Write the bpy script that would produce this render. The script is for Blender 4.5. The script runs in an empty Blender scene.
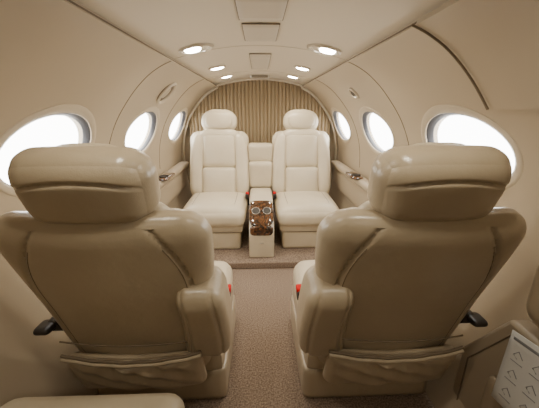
import bpy, bmesh, math, random
from mathutils import Vector, Matrix
random.seed(3)
S = bpy.context.scene
COL = S.collection

# ---------------------------------------------------------------- materials
def mat(name, col, rough=0.5, metal=0.0, bump=None, var=None, emis=None, spec=0.5, coat=0.0):
    m = bpy.data.materials.new(name); m.use_nodes = True
    nt = m.node_tree; b = nt.nodes["Principled BSDF"]
    b.inputs["Base Color"].default_value = (*col, 1)
    b.inputs["Roughness"].default_value = rough
    b.inputs["Metallic"].default_value = metal
    b.inputs["Specular IOR Level"].default_value = spec
    b.inputs["Coat Weight"].default_value = coat
    tc = nt.nodes.new("ShaderNodeTexCoord")
    if var:
        sc, col2, lo, hi = var
        n = nt.nodes.new("ShaderNodeTexNoise"); n.inputs["Scale"].default_value = sc
        n.inputs["Detail"].default_value = 6
        r = nt.nodes.new("ShaderNodeValToRGB")
        r.color_ramp.elements[0].position = lo; r.color_ramp.elements[1].position = hi
        r.color_ramp.elements[0].color = (*col, 1); r.color_ramp.elements[1].color = (*col2, 1)
        nt.links.new(tc.outputs["Object"], n.inputs["Vector"])
        nt.links.new(n.outputs["Fac"], r.inputs["Fac"])
        nt.links.new(r.outputs["Color"], b.inputs["Base Color"])
    prev = None
    for (kind, sc, st, dist) in (bump or []):
        if kind == "v":
            t = nt.nodes.new("ShaderNodeTexVoronoi"); out = "Distance"
        else:
            t = nt.nodes.new("ShaderNodeTexNoise"); t.inputs["Detail"].default_value = 4; out = "Fac"
        t.inputs["Scale"].default_value = sc
        nt.links.new(tc.outputs["Object"], t.inputs["Vector"])
        bp = nt.nodes.new("ShaderNodeBump"); bp.inputs["Strength"].default_value = st
        bp.inputs["Distance"].default_value = dist
        nt.links.new(t.outputs[out], bp.inputs["Height"])
        if prev: nt.links.new(prev.outputs["Normal"], bp.inputs["Normal"])
        prev = bp
    if prev: nt.links.new(prev.outputs["Normal"], b.inputs["Normal"])
    if emis:
        b.inputs["Emission Color"].default_value = (*emis[0], 1)
        b.inputs["Emission Strength"].default_value = emis[1]
    return m

M = {}
M["leather"] = mat("cream_leather", (0.62, 0.54, 0.40), 0.33, bump=[("n", 9, 0.35, 0.012), ("v", 380, 0.12, 0.001)], var=(5, (0.56, 0.48, 0.35), 0.35, 0.7))
M["tan"] = mat("tan_leather", (0.455, 0.375, 0.262), 0.30, bump=[("n", 6, 0.4, 0.012), ("n", 22, 0.28, 0.006), ("v", 350, 0.12, 0.001)], var=(4, (0.41, 0.335, 0.228), 0.35, 0.7), spec=.6)  # cream leather toned down; shade on near seat backs put into the colour
M["seam"] = mat("seam_thread", (0.17, 0.13, 0.085), 0.7)
M["wall"] = mat("wall_panel", (0.44, 0.362, 0.26), 0.42, bump=[("n", 500, 0.05, 0.001)])
M["lower"] = mat("lower_panel", (0.38, 0.31, 0.222), 0.42, bump=[("n", 300, 0.1, 0.001)])
M["ceil"] = mat("ceiling_liner", (0.62, 0.545, 0.43), 0.48, bump=[("n", 400, 0.04, 0.001)])
M["ceil2"] = mat("ceiling_hatch", (0.52, 0.455, 0.36), 0.55)
M["gap"] = mat("panel_gap", (0.15, 0.115, 0.08), 0.8)
M["carpet"] = mat("carpet_pile", (0.15, 0.108, 0.080), 0.95, bump=[("n", 280, 0.6, 0.005)], var=(150, (0.39, 0.30, 0.23), 0.33, 0.67), spec=0.1)
M["curtain"] = mat("curtain_fabric", (0.31, 0.232, 0.14), 0.8, bump=[("n", 400, 0.2, 0.001)], spec=0.2)
M["bezel"] = mat("window_bezel", (0.52, 0.445, 0.335), 0.4)
M["gasket"] = mat("window_gasket", (0.05, 0.05, 0.055), 0.5)
M["metal"] = mat("satin_metal", (0.6, 0.56, 0.5), 0.3, 0.9)
M["dark"] = mat("dark_plastic", (0.03, 0.025, 0.022), 0.35)
M["red"] = mat("red_plastic", (0.50, 0.004, 0.004), 0.6, spec=.1)
M["belt"] = mat("belt_webbing", (0.10, 0.08, 0.06), 0.8)
M["lamp"] = mat("lamp_lens", (1, 1, 1), 0.4, emis=((1.0, 0.93, 0.78), 50))
M["lampdim"] = mat("lamp_reflector", (0.45, 0.41, 0.34), 0.35, 0.5)
M["paper"] = mat("card_paper", (0.60, 0.59, 0.56), 0.6)
M["ink"] = mat("card_ink", (0.22, 0.22, 0.23), 0.7)
M["grille"] = mat("vent_grille", (0.20, 0.17, 0.13), 0.5, 0.3)
def wood():
    m = mat("burl_wood", (0.1, 0.04, 0.015), 0.12, coat=0.8)
    nt = m.node_tree; b = nt.nodes["Principled BSDF"]
    tc = nt.nodes.new("ShaderNodeTexCoord"); n = nt.nodes.new("ShaderNodeTexNoise")
    n.inputs["Scale"].default_value = 16; n.inputs["Detail"].default_value = 8; n.inputs["Distortion"].default_value = 2.5
    r = nt.nodes.new("ShaderNodeValToRGB")
    r.color_ramp.elements[0].position = .38; r.color_ramp.elements[0].color = (.015, .006, .003, 1)
    r.color_ramp.elements[1].position = .74; r.color_ramp.elements[1].color = (.20, .085, .032, 1)
    nt.links.new(tc.outputs["Object"], n.inputs["Vector"]); nt.links.new(n.outputs["Fac"], r.inputs["Fac"])
    nt.links.new(r.outputs["Color"], b.inputs["Base Color"]); return m
M["wood"] = wood()
def glass():
    m = bpy.data.materials.new("window_glass"); m.use_nodes = True; nt = m.node_tree
    nt.nodes.remove(nt.nodes["Principled BSDF"]); o = nt.nodes["Material Output"]
    t = nt.nodes.new("ShaderNodeBsdfTransparent"); g = nt.nodes.new("ShaderNodeBsdfGlossy"); g.inputs["Roughness"].default_value = .05
    x = nt.nodes.new("ShaderNodeMixShader"); x.inputs[0].default_value = .05
    nt.links.new(t.outputs[0], x.inputs[1]); nt.links.new(g.outputs[0], x.inputs[2]); nt.links.new(x.outputs[0], o.inputs[0]); return m
M["glass"] = glass()

# ---------------------------------------------------------------- helpers
def empty(name, loc=(0, 0, 0), rotz=0, parent=None):
    e = bpy.data.objects.new(name, None); COL.objects.link(e); e.empty_display_size = .1
    e.location = loc; e.rotation_euler = (0, 0, rotz)
    if parent: e.parent = parent
    return e
def smooth(me, ang=40):
    for p in me.polygons: p.use_smooth = True
    bm = bmesh.new(); bm.from_mesh(me)
    for e in bm.edges:
        if len(e.link_faces) == 2 and e.calc_face_angle(0) > math.radians(ang): e.smooth = False
    bm.to_mesh(me); bm.free()
def mesh(name, vs, fs, m, parent=None, ang=40, fix=True):
    me = bpy.data.meshes.new(name); me.from_pydata([tuple(v) for v in vs], [], fs); me.update()
    if fix:
        bm = bmesh.new(); bm.from_mesh(me)
        bmesh.ops.remove_doubles(bm, verts=bm.verts, dist=1e-5)
        bmesh.ops.recalc_face_normals(bm, faces=bm.faces); bm.to_mesh(me); bm.free()
    smooth(me, ang)
    o = bpy.data.objects.new(name, me); COL.objects.link(o); me.materials.append(M[m])
    if parent: o.parent = parent
    return o
def rbox(name, c, h, r, m, parent=None, n=12, deform=None, xf=None, lin=.25):
    h = Vector(h); c = Vector(c)
    r = Vector(r) if hasattr(r, "__len__") else Vector((r, r, r))
    r = Vector([min(r[i], h[i] * .999) for i in range(3)])
    par = []
    for i in range(n + 1):
        t = -1 + 2 * i / n
        par.append(math.sin(t * math.pi / 2) * (1 - lin) + t * lin)
    vs = []; idx = {}; fs = []
    def vert(a, b, cc):
        k = (a, b, cc)
        if k in idx: return idx[k]
        u = Vector((par[a], par[b], par[cc])); q = Vector([u[i] * h[i] for i in range(3)])
        inn = Vector([max(-(h[i] - r[i]), min(h[i] - r[i], q[i])) for i in range(3)])
        v = Vector([(q[i] - inn[i]) / r[i] for i in range(3)])
        if v.length > 1e-9: v.normalize()
        p = inn + Vector([v[i] * r[i] for i in range(3)])
        if deform: p = deform(p, u)
        p = p + c
        if xf: p = xf(p)
        idx[k] = len(vs); vs.append(p); return idx[k]
    for i in range(n):
        for j in range(n):
            for s in (0, n):
                fs.append((vert(s, i, j), vert(s, i + 1, j), vert(s, i + 1, j + 1), vert(s, i, j + 1)))
                fs.append((vert(i, s, j), vert(i + 1, s, j), vert(i + 1, s, j + 1), vert(i, s, j + 1)))
                fs.append((vert(i, j, s), vert(i + 1, j, s), vert(i + 1, j + 1, s), vert(i, j + 1, s)))
    return mesh(name, vs, fs, m, parent, 60)
def tube(name, pts, rad, m, parent=None, xf=None, closed=False, seg=8):
    pts = [Vector(p) for p in pts]
    if xf: pts = [xf(p) for p in pts]
    vs = []; fs = []; n = len(pts)
    for i, p in enumerate(pts):
        a = pts[(i - 1) % n] if (closed or i > 0) else p; b = pts[(i + 1) % n] if (closed or i < n - 1) else p
        t = (b - a).normalized(); up = Vector((0, 0, 1)) if abs(t.z) < .9 else Vector((0, 1, 0))
        s = t.cross(up).normalized(); w = s.cross(t)
        for k in range(seg):
            an = 2 * math.pi * k / seg; vs.append(p + s * math.cos(an) * rad + w * math.sin(an) * rad)
    for i in range(n if closed else n - 1):
        j = (i + 1) % n
        for k in range(seg):
            fs.append((i * seg + k, i * seg + (k + 1) % seg, j * seg + (k + 1) % seg, j * seg + k))
    if not closed:
        fs.append(tuple(range(seg))); fs.append(tuple((n - 1) * seg + k for k in range(seg)))
    return mesh(name, vs, fs, m, parent, 60)
def disc(name, c, nrm, prof, m, parent=None, seg=32):
    nrm = Vector(nrm).normalized(); a = nrm.orthogonal().normalized(); b = nrm.cross(a); c = Vector(c)
    vs = []; fs = []
    for (r, h) in prof:
        for k in range(seg):
            an = 2 * math.pi * k / seg; vs.append(c + nrm * h + (a * math.cos(an) + b * math.sin(an)) * r)
    for i in range(len(prof) - 1):
        for k in range(seg):
            fs.append((i * seg + k, i * seg + (k + 1) % seg, (i + 1) * seg + (k + 1) % seg, (i + 1) * seg + k))
    if prof[0][0] > 1e-4: fs.append(tuple(range(seg)))
    if prof[-1][0] > 1e-4: fs.append(tuple((len(prof) - 1) * seg + k for k in range(seg)))
    return mesh(name, vs, fs, m, parent, 35)
def prism(name, poly, x0, x1, m, parent=None, bev=0.006):
    n = len(poly)
    vs = [(x0, y, z) for y, z in poly] + [(x1, y, z) for y, z in poly]
    fs = [tuple(range(n)), tuple(range(n, 2 * n))] + [(i, (i + 1) % n, n + (i + 1) % n, n + i) for i in range(n)]
    o = mesh(name, vs, fs, m, parent, 25)
    if bev:
        md = o.modifiers.new("bevel", "BEVEL"); md.width = bev; md.segments = 3; md.limit_method = 'ANGLE'
    return o

# ---------------------------------------------------------------- hull profile
def catmull(P, k=6):
    P = [Vector(p) for p in P]; out = []
    for i in range(len(P) - 1):
        p0 = P[max(i - 1, 0)]; p1 = P[i]; p2 = P[i + 1]; p3 = P[min(i + 2, len(P) - 1)]
        for j in range(k):
            t = j / k
            out.append(.5 * ((2 * p1) + (p2 - p0) * t + (2 * p0 - 5 * p1 + 4 * p2 - p3) * t * t + (3 * p1 - p0 - 3 * p2 + p3) * t ** 3))
    out.append(P[-1]); return out
WALLP = catmull([(.405, 1.312), (.455, 1.29), (.515, 1.252), (.58, 1.193), (.64, 1.122), (.69, 1.05), (.73, .97), (.762, .88), (.782, .78),
                 (.79, .66), (.785, .52), (.765, .36), (.73, .2), (.69, .08), (.66, 0.0)], 4)
CEILP = [(x, 1.39 - .36 * (x ** 2)) for x in [-.415 + .83 * i / 16 for i in range(17)]]
def cz_(x): return 1.39 - .36 * x * x
def wx(z):
    for a, b in zip(WALLP[:-1], WALLP[1:]):
        if a.y >= z >= b.y:
            return a.x + (b.x - a.x) * (a.y - z) / max(a.y - b.y, 1e-9)
    return .79
Y0, Y1 = -1.3, 3.1
def strip(name, pts, off, m, ya, yb, step=.06, side=1):
    pts = [Vector(p) for p in pts]; n = len(pts); outp = []
    for i, p in enumerate(pts):
        t = (pts[min(i + 1, n - 1)] - pts[max(i - 1, 0)]).normalized(); nr = Vector((-t.y, t.x))
        if nr.dot(p - Vector((0, .8))) < 0: nr = -nr
        outp.append(p + nr * off)
    loop = pts + outp[::-1]; L = len(loop); ny = max(1, round((yb - ya) / step)); vs = []; fs = []
    for j in range(ny + 1):
        y = ya + (yb - ya) * j / ny
        vs += [(side * q.x, y, q.y) for q in loop]
    for j in range(ny):
        for i in range(L):
            fs.append((j * L + i, j * L + (i + 1) % L, (j + 1) * L + (i + 1) % L, (j + 1) * L + i))
    for j in (0, ny):
        for i in range(n - 1):
            a = j * L + i; b = j * L + i + 1; fs.append((a, b, j * L + L - 2 - i, j * L + L - 1 - i))
    return mesh(name, vs, fs, m, None, 30)

WY = [1.07, 1.90, 2.73]; WZ = .965; WA, WB = .238, .125
ceiling = strip("ceiling", CEILP, .05, "ceil", Y0, Y1)
for side, nm in ((-1, "wall_left"), (1, "wall_right")):
    w = strip(nm, WALLP, .05, "wall", Y0, Y1, side=side)
    cuts = []
    for y in WY:
        vs = []; seg = 48
        for x in (.5, 1.0):
            for k in range(seg):
                a = 2 * math.pi * k / seg; vs.append((side * x, y + WA * math.cos(a), WZ + WB * math.sin(a)))
        fs = [tuple(range(seg)), tuple(range(seg, 2 * seg))] + [(k, (k + 1) % seg, seg + (k + 1) % seg, seg + k) for k in range(seg)]
        c = mesh("cut", vs, fs, "wall"); cuts.append(c)
        md = w.modifiers.new("b", "BOOLEAN"); md.object = c; md.operation = 'DIFFERENCE'; md.solver = 'EXACT'
    dg = bpy.context.evaluated_depsgraph_get(); nmsh = bpy.data.meshes.new_from_object(w.evaluated_get(dg))
    w.modifiers.clear(); w.data = nmsh; smooth(nmsh, 30)
    for c in cuts: bpy.data.objects.remove(c, do_unlink=True)

wi = 1
for side in (-1, 1):
    for y in WY:
        e = empty("window_%d" % wi, (side * wx(WZ), y, WZ)); wi += 1
        def ring(nm, loops, m):
            seg = 64; vs = []; fs = []
            for (s, lift) in loops:
                for k in range(seg):
                    a = 2 * math.pi * k / seg; z = WZ + WB * math.sin(a) + (s) * math.sin(a); yy = WA * math.cos(a) + s * math.cos(a)
                    x = side * (wx(z) - lift); vs.append((x - e.location.x, yy, z - WZ))
            for i in range(len(loops) - 1):
                for k in range(seg):
                    fs.append((i * seg + k, i * seg + (k + 1) % seg, (i + 1) * seg + (k + 1) % seg, (i + 1) * seg + k))
            return mesh(nm, vs, fs, m, e, 50)
        ring("bezel", [(.030, -.002), (.027, .003), (.020, .005), (.010, .004), (.003, .001), (-.001, -.006)], "bezel")
        ring("gasket", [(.0, -.004), (-.006, -.012), (-.008, -.030), (-.002, -.036)], "gasket")
        seg = 56; vs = []
        for k in range(seg):
            a = 2 * math.pi * k / seg; z = WZ + (WB - .004) * math.sin(a); vs.append((side * (wx(z) + .030) - e.location.x, (WA - .004) * math.cos(a), z - WZ))
        vs.append((side * (wx(WZ) + .030) - e.location.x, 0, 0))
        mesh("pane", vs, [(k, (k + 1) % seg, seg) for k in range(seg)], "glass", e)
        ld = bpy.data.lights.new("window_portal", 'AREA'); ld.shape = 'RECTANGLE'; ld.size = .32; ld.size_y = .52
        ld.cycles.is_portal = True
        lo = bpy.data.objects.new("window_portal", ld); COL.objects.link(lo); lo.parent = e
        lo.location = (side * .10, 0, 0.02); lo.rotation_euler = (0, math.radians(-90 if side < 0 else 90), 0)

def box(name, x0, x1, y0, y1, z0, z1, m, parent=None, bev=0.0):
    return prism(name, [(y0, z0), (y1, z0), (y1, z1), (y0, z1)], x0, x1, m, parent, bev)
box("floor", -.72, .72, Y0, Y1, -.05, 0, "carpet")
box("floor_platform", -.672, .672, 1.90, Y1, 0, .05, "carpet", None, .008)
def endwall(name, ya, yb, m):
    poly = [(-p.x, p.y) for p in reversed(WALLP)] + [(x, z) for x, z in CEILP] + [(p.x, p.y) for p in WALLP]
    poly = [(x * 1.03, z + (.01 if z > 1.2 else 0)) for x, z in poly]; n = len(poly)
    vs = [(x, ya, z) for x, z in poly] + [(x, yb, z) for x, z in poly]
    return mesh(name, vs, [tuple(range(n)), tuple(range(n, 2 * n))] + [(i, (i + 1) % n, n + (i + 1) % n, n + i) for i in range(n)], m, None, 20)
endwall("wall_back", Y1, Y1 + .05, "wall"); endwall("wall_front", Y0 - .05, Y0, "wall")

def top(x):
    x = abs(x)
    if x < .405: return cz_(x)
    for a, b in zip(WALLP[:-1], WALLP[1:]):
        if a.x <= x <= b.x: return a.y + (b.y - a.y) * (x - a.x) / max(b.x - a.x, 1e-9)
    return .8
vs = []; fs = []; NX = 600; NZ = 8
for i in range(NX + 1):
    x = -.70 + 1.40 * i / NX; zt = top(x) - .012; ph = x / .036 * 2 * math.pi
    for j in range(NZ + 1):
        z = .55 + (zt - .55) * j / NZ
        vs.append((x, 3.055 - .020 * abs(math.sin(ph / 2)) ** .8 + .008 + .002 * math.sin(ph * .37 + z * 3), z))
for i in range(NX):
    for j in range(NZ):
        a = i * (NZ + 1) + j; fs.append((a, a + 1, a + NZ + 2, a + NZ + 1))
mesh("pleated_curtain", vs, fs, "curtain", None, 80)
arch = [(-p.x + .012, p.y - .004) for p in reversed([q for q in WALLP if q.y > .5])] + [(x, z - .008) for x, z in CEILP] + [(p.x - .012, p.y - .004) for p in WALLP if p.y > .5]
tube("trim_1", [(x, 3.02, z) for x, z in arch], .014, "bezel")

def seam(nm, y, side, zlo, zhi, rad=.003, m="gap", off=0.0):
    tube(nm, [(side * (p.x - off), y, p.y) for p in WALLP if zlo <= p.y <= zhi], rad, m)
k = 2
for side in (-1, 1):
    for y in (1.485, 2.315):
        seam("trim_%d" % k, y, side, .64, 1.33, .0022); k += 1
    tube("trim_%d" % k, [(side * .408, yy, 1.319) for yy in (Y0, 0, 1, 2, 3.08)], .003, "gap"); k += 1
pan = [Vector((p.x - .010, p.y - .003)) for p in WALLP if p.y > 1.09]
strip("headliner_panel", pan, .009, "wall", -1.28, .85, side=1)
tube("trim_%d" % k, [(p.x - .009, .852, p.y) for p in pan], .0035, "gap"); k += 1

def hatch(y0, y1, hw, m="ceil2"):
    e = empty("ceiling_hatch", (0, (y0 + y1) / 2, 1.386)); L = (y1 - y0) / 2
    rbox("panel", (0, 0, 0), (hw, L, .004), .003, m, e, 4)
    for sx in (-1, 1):
        tube("edge", [(sx * hw, -L, -.001), (sx * hw, L, -.001)], .002, "gap", e)
        tube("edge", [(-hw, sx * L, -.001), (hw, sx * L, -.001)], .002, "gap", e)
hatch(.91, 1.12, .072); hatch(1.17, 1.43, .066); hatch(1.75, 2.36, .058)
e = empty("exit_sign", (0, 2.78, 1.378))
rbox("housing", (0, 0, 0), (.085, .03, .018), .008, "metal", e, 6); rbox("lens", (0, -.022, -.004), (.07, .012, .01), .004, "grille", e, 4)
for y in (1.55, 2.5):
    tube("trim_%d" % k, [(x, y, z - .0005) for x, z in CEILP], .0014, "ceil2"); k += 1

def downlight(x, y, R, big=False, en=5.0):
    z = cz_(x)
    e = empty("ceiling_downlight", (x, y, z - .002)); sx = 1 if x > 0 else -1
    nrm = Vector((-sx * .2, 0, -1)).normalized()
    disc("bezel_ring", (0, 0, 0), nrm, [(R, -.004), (R * 1.0, .006), (R * .92, .010), (R * .80, .008), (R * .76, 0.0)], "metal" if big else "bezel", e)
    if big:
        disc("reflector", (0, 0, 0), nrm, [(R * .78, .003), (R * .6, .004), (.0001, .0045)], "lampdim", e)
        disc("lens", (sx * .014, -.010, 0), nrm, [(R * .50, .004), (R * .42, .014), (.0001, .018)], "lamp", e)
    else:
        disc("lens", (0, 0, 0), nrm, [(R * .86, .004), (R * .6, .011), (.0001, .013)], "lamp", e)
    ld = bpy.data.lights.new("lamp", 'SPOT'); ld.energy = en; ld.color = (1, .90, .73); ld.spot_size = math.radians(160); ld.spot_blend = .7
    ld.shadow_soft_size = .03
    lo = bpy.data.objects.new("lamp", ld); COL.objects.link(lo); lo.parent = e; lo.location = (0, 0, -.035)
for sx in (-1, 1):
    downlight(sx * .285, 1.46, .078, True, 7.0)
    downlight(sx * .275, 2.08, .054, False, 6.0)
    downlight(sx * .27, 2.60, .054, False, 6.0)
    downlight(sx * .30, .50, .05, True, 4.8)  # unseen pair above the view, added to light the near seat backs
    downlight(sx * .30, -.30, .05, True, 3.8)  # unseen pair behind the camera, added as light from the front

def wallnormal(z, side):
    d = wx(z + .02) - wx(z - .02); return Vector((-side * 1.0, 0, d / .04)).normalized()
z = 1.20; nn = wallnormal(z, -1)
e = empty("ceiling_speaker", (-wx(z), 1.93, z))
disc("rim", (0, 0, 0), nn, [(.085, -.006), (.085, .010), (.075, .017), (.064, .010), (.062, .002)], "bezel", e)
disc("shadow_gap", (0, 0, 0), nn, [(.089, -.006), (.089, .003), (.084, .004)], "gap", e)
disc("cone", (0, 0, 0), nn, [(.064, .003), (.03, .0045), (.0001, .005)], "lower", e)
e = empty("air_vent", (wx(z), 1.90, z)); nn = wallnormal(z, 1)
disc("rim", (0, 0, 0), nn, [(.042, -.003), (.042, .010), (.032, .014), (.026, .004)], "metal", e)
disc("nozzle", (0, 0, 0), nn, [(.026, .0), (.018, .014), (.0001, .015)], "dark", e)

for side in (-1, 1):
    e = empty("armrest_ledge", (side * .735, 1.95, .60))
    rbox("ledge", (0, 0, 0), (.045, .95, .03), (.028, .05, .028), "lower", e, 12)
    rbox("lower_bolster", (side * .012, 0, -.12), (.034, .93, .10), (.03, .05, .05), "lower", e, 12)
    c = empty("cup_holder", (-side * .04, .20, .032), 0, e)
    rbox("wood_plate", (0, 0, 0), (.045, .12, .013), (.03, .06, .012), "wood", c, 12)
    disc("cup_ring", (0, -.05, .013), (0, 0, 1), [(.034, -.004), (.034, .006), (.028, .006), (.027, -.006)], "dark", c)
    disc("cup_well", (0, -.05, .013), (0, 0, 1), [(.028, .0015), (.0001, .001)], "dark", c)

# ---------------------------------------------------------------- seats
def groove(v, c, wd): return math.exp(-((v - c) / wd) ** 2)
def seat(loc, rotz, inner, shell="tan", near=True):
    e = empty("armchair", loc, rotz); th = math.radians(18 if near else 15); cs, sn = math.cos(th), math.sin(th)
    def R(p): return Vector((p.x, p.y * cs - p.z * sn, p.y * sn + p.z * cs + .27))
    HW = .280 if near else .262
    def wf(z):
        t = max(0, min(1, (z + .12) / .74)); s = t * t * (3 - 2 * t)
        return .83 + .18 * s - .04 * max(0, (t - .85) / .15) ** 2
    SX = .80
    def rearoff(x, z):
        cz = 1 - ((z - .25) / .37) ** 2; cx = 1 - (x / HW) ** 2
        return -.018 * max(0, cx) * (.35 + .65 * max(0, cz)) - .010 * max(0, 1 - abs(z - .1) / .2)
    def sx_(z): return SX * HW - .07 * max(0, (z - .36) / .22) ** 2
    def dshell(p, u):
        z = p.z + .25; f = wf(z); q = Vector((p.x * f, p.y, p.z))
        if p.y < 0:
            q.y += rearoff(p.x, z)
            if -.05 < z < .6: q.y += .013 * groove(abs(p.x), sx_(z), .005)
        q.y += .02 * (p.x / HW) ** 2
        q.z -= .012 * (p.x / HW) ** 4 * (1 if p.z > .2 else 0)
        return q
    rbox("back_shell", (0, -.015, .25), (HW, .045, .37), (.065, .040, .07), shell, e, 72 if near else 24, dshell, R, .75)
    if near:
        for s in (-1, 1):   # stitched seam beside the groove
            pts = []
            for i in range(30):
                z = -.04 + .58 * i / 29; x = sx_(z) - .013
                pts.append((s * x * wf(z), -.060 + rearoff(x, z) + .02 * (x / HW) ** 2 + .0006, z))
            tube("back_stitching", pts, .0013, "seam", e, R)
    def dcush(p, u):
        q = p.copy()
        if p.y > 0: q.y += .012 * (1 - u.x ** 2) * (1 - u.z ** 2)
        return q
    rbox("back_cushion_upper", (0, .045, .43), (.150, .037, .150), (.05, .034, .04), "leather", e, 16, dcush, R)
    rbox("back_cushion_lower", (0, .052, .16), (.150, .040, .128), (.04, .034, .03), "leather", e, 16, dcush, R)
    for s in (-1, 1):
        def db(p, u, s=s):
            q = p.copy(); t = (p.z + .27) / .54; q.x -= s * .030 * t ** 4; q.y -= .012 * t; return q
        rbox("back_bolster", (s * .202, .045, .31), (.062, .052, .285), (.05, .05, .10), "leather", e, 16, db, R)
    def dy(p, u):
        q = p.copy(); q.z -= .03 * u.x ** 4 * (1 if p.z > 0 else 0); return q
    rbox("back_yoke", (0, .03, .575), (.205, .045, .055), (.10, .042, .05), "leather", e, 16, dy, R)
    def dh(p, u):
        q = p.copy(); t = p.z / .095; q.x *= 1 + .03 * t
        q.y += .012 * (u.x ** 2) + (.010 if p.y > 0 else -.008) * (1 - u.x ** 2) * (1 - u.z ** 2)
        if p.y < 0:
            q.y += .008 * groove(p.z, .046 - .02 * u.x ** 2, .0045) * max(0, 1 - u.x ** 8)
        q.z -= .012 * u.x ** 2 * (1 if t > 0 else -.2); return q
    if near:
        rbox("headrest", (0, .01, .686), (.160, .062, .098), (.062, .058, .062), shell, e, 72, dh, R, .8)
    else:
        rbox("headrest", (0, .01, .700), (.160, .060, .108), (.125, .058, .10), "leather", e, 24, None, R)
    rbox("headrest_face", (0, .056, .70), (.120, .022, .075), (.09, .02, .065), "leather", e, 12, None, R)
    for s in (-1, 1):
        tube("headrest_post", [(s * .06, .0, .52), (s * .06, .0, .63)], .008, "metal", e, R)
    def dp(p, u):
        q = p.copy()
        q.z += -.020 * (1 - u.x ** 2) * max(0, u.z)
        if p.y < 0:
            q.y += -.016 * (1 - u.x ** 2) * (1 - (u.z * .6) ** 2) + .006 * math.sin(u.x * 21 + u.z * 2) * (1 - u.x ** 2) * (.4 + .6 * u.z) \
                   + .006 * math.sin(u.x * 9 + u.z * 7) * (1 - u.x ** 2)
        return q
    if near:
        rbox("seat_pocket", (0, -.098, .025), (.216, .022, .094), (.03, .020, .03), shell, e, 40, dp, R)
        pts = [(.218 * t, -.112 - .016 * (1 - t * t), .127 - .022 * (1 - t * t) + .002 * math.sin(t * 14)) for t in [-1 + i / 14 for i in range(29)]]
        tube("pocket_hem", pts, .007, shell, e, R)
        tube("pocket_gap", [(p[0], p[1] + .006, p[2] + .009) for p in pts], .005, "seam", e, R)
        pts = [(.218 * t, -.083 - .018 * (1 - t * t), .172 - .004 * t) for t in [-1 + i / 14 for i in range(29)]]
        tube("pocket_upper_seam", pts, .0024, "seam", e, R)
    def ds(p, u):
        q = p.copy()
        if p.z > 0: q.z += .022 * (1 - u.x ** 2) * (1 - u.y ** 4)
        q.x *= 1 - .05 * max(0, u.y) ** 2; q.z -= .012 * max(0, u.y) ** 3; return q
    CW = .270 if near else .252
    rbox("seat_cushion", (0, .275, .275), (CW, .27, .072), (.06, .07, .06), "leather", e, 20, ds)
    for s in (-1, 1):
        pts = [(s * .165 * (1 - .05 * max(0, t) ** 2), .275 + .25 * t, .346 + .022 * (1 - (.165 / CW) ** 2) * (1 - t ** 4) - .012 * max(0, t) ** 3 - (.02 * max(0, (abs(t) - .85) / .15) ** 2)) for t in [-.9 + 1.85 * i / 20 for i in range(21)]]
        tube("cushion_seam", pts, .0022, "seam", e)
    if near:
        rbox("seat_frame", (inner * .01, .235, .19), (.255, .25, .045), .02, shell, e, 8)
        rbox("seat_base", (inner * .021, .235, .0775), (.252, .25, .0775), (.02, .03, .015), shell, e, 8)
    else:
        rbox("seat_frame", (0, .265, .19), (.225, .235, .045), .02, "leather", e, 8)
        rbox("seat_base", (0, .26, .0775), (.205, .225, .0775), (.02, .02, .015), "leather", e, 8)
    tube("base_seam", [(-.2, .486, .145), (.2, .486, .145)], .003, "seam", e)
    if near:
        def da(p, u):
            q = p.copy(); q.x *= 1 - .08 * u.z; q.x += inner * .010 * (1 - u.z ** 2)
            if p.y < 0: q.y += .007 * groove(abs(p.x), .046, .005)
            return q
        rbox("armrest_stowed", (inner * .228, -.022, .225), (.072, .080, .165), (.042, .045, .055), shell, e, 44, da, R, .6)
        rbox("recline_lever", (-inner * .275, -.10, .44), (.026, .032, .012), (.014, .02, .011), "dark", e, 10)
        rbox("lever_mount", (-inner * .250, -.075, .435), (.03, .02, .02), .01, "dark", e, 8)
    bx = inner * (.276 if near else .258)
    tube("belt_strap", [(bx, .06, .24), (bx, .12, .30), (bx - inner * .01, .17, .345)], .010, "belt", e)
    rbox("belt_buckle", (bx - inner * .008, .19, .356), (.014, .03, .022), .008, "dark", e, 6)
    rbox("belt_button", (bx - inner * .006, .19, .376), (.013, .022, .011), .006, "red", e, 6)
    return e
seat((-.420, .90, 0), 0, 1); seat((.424, .89, 0), 0, -1)
seat((-.368, 2.60, .05), math.pi, -1, "leather", False); seat((.368, 2.60, .05), math.pi, 1, "leather", False)

# ---------------------------------------------------------------- centre console
e = empty("center_console", (0, 2.3, .05))
prism("body", [(-.33, 0), (.45, 0), (.45, .33), (-.12, .33), (-.28, .26), (-.33, .20)], -.092, .092, "leather", e, .012)
def sl(p):
    a = math.radians(30); return Vector((p.x, p.y * math.cos(a) - p.z * math.sin(a) - .215, p.y * math.sin(a) + p.z * math.cos(a) + .29))
rbox("wood_top", (0, .02, .012), (.090, .125, .014), (.05, .06, .010), "wood", e, 12, None, sl)
for s in (-1, 1):
    pts = [(s * .042 + .030 * math.cos(a), .03 + .033 * math.sin(a), .027) for a in [2 * math.pi * i / 24 for i in range(24)]]
    tube("cup_rim", pts, .0018, "metal", e, sl, True)
    vs = [sl(Vector((s * .042 + .029 * math.cos(a), .03 + .032 * math.sin(a), .0268))) for a in [2 * math.pi * i / 24 for i in range(24)]]
    mesh("cup_well", vs, [tuple(range(24))], "dark", e)
rbox("wood_front_lip", (0, -.318, .215), (.084, .02, .038), (.04, .015, .02), "wood", e, 10)
rbox("arm_pad", (0, .09, .355), (.094, .20, .030), (.03, .03, .025), "leather", e, 12)
rbox("front_latch", (0, -.333, .12), (.014, .004, .004), .003, "metal", e, 4)
rbox("lower_back_cushion", (0, .37, .49), (.108, .08, .12), (.03, .04, .03), "leather", e, 12)
rbox("upper_back_cushion", (0, .42, .68), (.114, .075, .083), (.03, .04, .03), "leather", e, 12)

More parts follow.
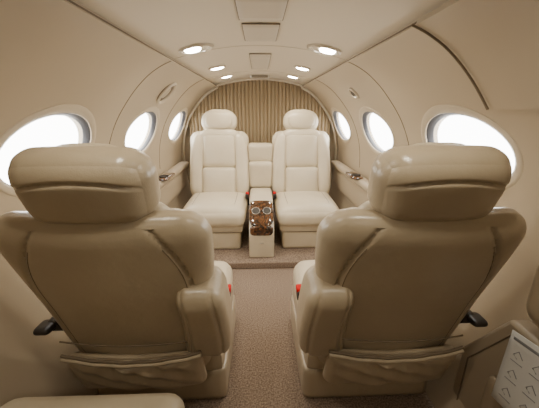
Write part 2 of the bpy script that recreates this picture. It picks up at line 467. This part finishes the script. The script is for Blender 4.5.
# ---------------------------------------------------------------- foreground furniture
e = empty("side_bench", (-.45, .30, 0))
rbox("cushion", (0, 0, .33), (.24, .32, .065), (.05, .05, .05), "leather", e, 16, lambda p, u: p + Vector((0, 0, .012 * (1 - u.x ** 2) * (1 - u.y ** 2) if p.z > 0 else 0)))
rbox("base", (0, -.02, .135), (.21, .28, .135), .02, "lower", e, 8)
tube("cushion_seam", [(-.18, .3, .382), (-.18, -.28, .382)], .002, "seam", e)

e = empty("door_side_cabinet", (.72, .50, 0))
prism("body", [(-.5, 0), (.32, 0), (.32, .30), (.18, .53), (-.5, .53)], -.02, .04, "lower", e, .012)
tube("panel_seam", [(-.022, .28, .03), (-.022, .28, .29), (-.022, .155, .50), (-.022, -.4, .50)], .0025, "gap", e)
rbox("pocket", (-.030, .05, .22), (.012, .13, .12), (.01, .03, .03), "lower", e, 10)
e = empty("safety_card", (.672, .575, .425)); e.rotation_euler = (math.radians(-8), math.radians(10), 0)
rbox("sheet", (0, 0, 0), (.002, .062, .105), .0015, "paper", e, 4)
rbox("header", (-.0025, .0, .088), (.0006, .05, .004), .0005, "ink", e, 3)
for i in range(3):
    for j in range(2):
        tube("diagram_line", [(-.0030, -.045 + .055 * j, .047 - .055 * i), (-.0030, -.03 + .055 * j, .062 - .055 * i), (-.0030, -.018 + .055 * j, .048 - .055 * i), (-.0030, -.030 + .055 * j, .040 - .055 * i)], .0010, "ink", e)
        tube("caption_line", [(-.0028, -.048 + .055 * j, .030 - .055 * i), (-.0028, -.014 + .055 * j, .030 - .055 * i)], .0009, "ink", e)
e = empty("door_frame_pad", (.722, .56, .69))
rbox("pad", (0, 0, 0), (.060, .08, .115), (.045, .05, .055), "tan", e, 14)

# ---------------------------------------------------------------- world + camera
w = bpy.data.worlds.new("sky"); S.world = w; w.use_nodes = True
bg = w.node_tree.nodes["Background"]; bg.inputs[0].default_value = (1, .98, .94, 1); bg.inputs[1].default_value = 14
cd = bpy.data.cameras.new("camera"); cam = bpy.data.objects.new("camera", cd); COL.objects.link(cam)
cd.lens = 19.7; cd.sensor_width = 36; cd.clip_start = .02
cam.location = (-.010, 0, 1.1); cam.rotation_euler = (math.radians(90 - 17.7), 0, math.radians(-1.95))
S.camera = cam
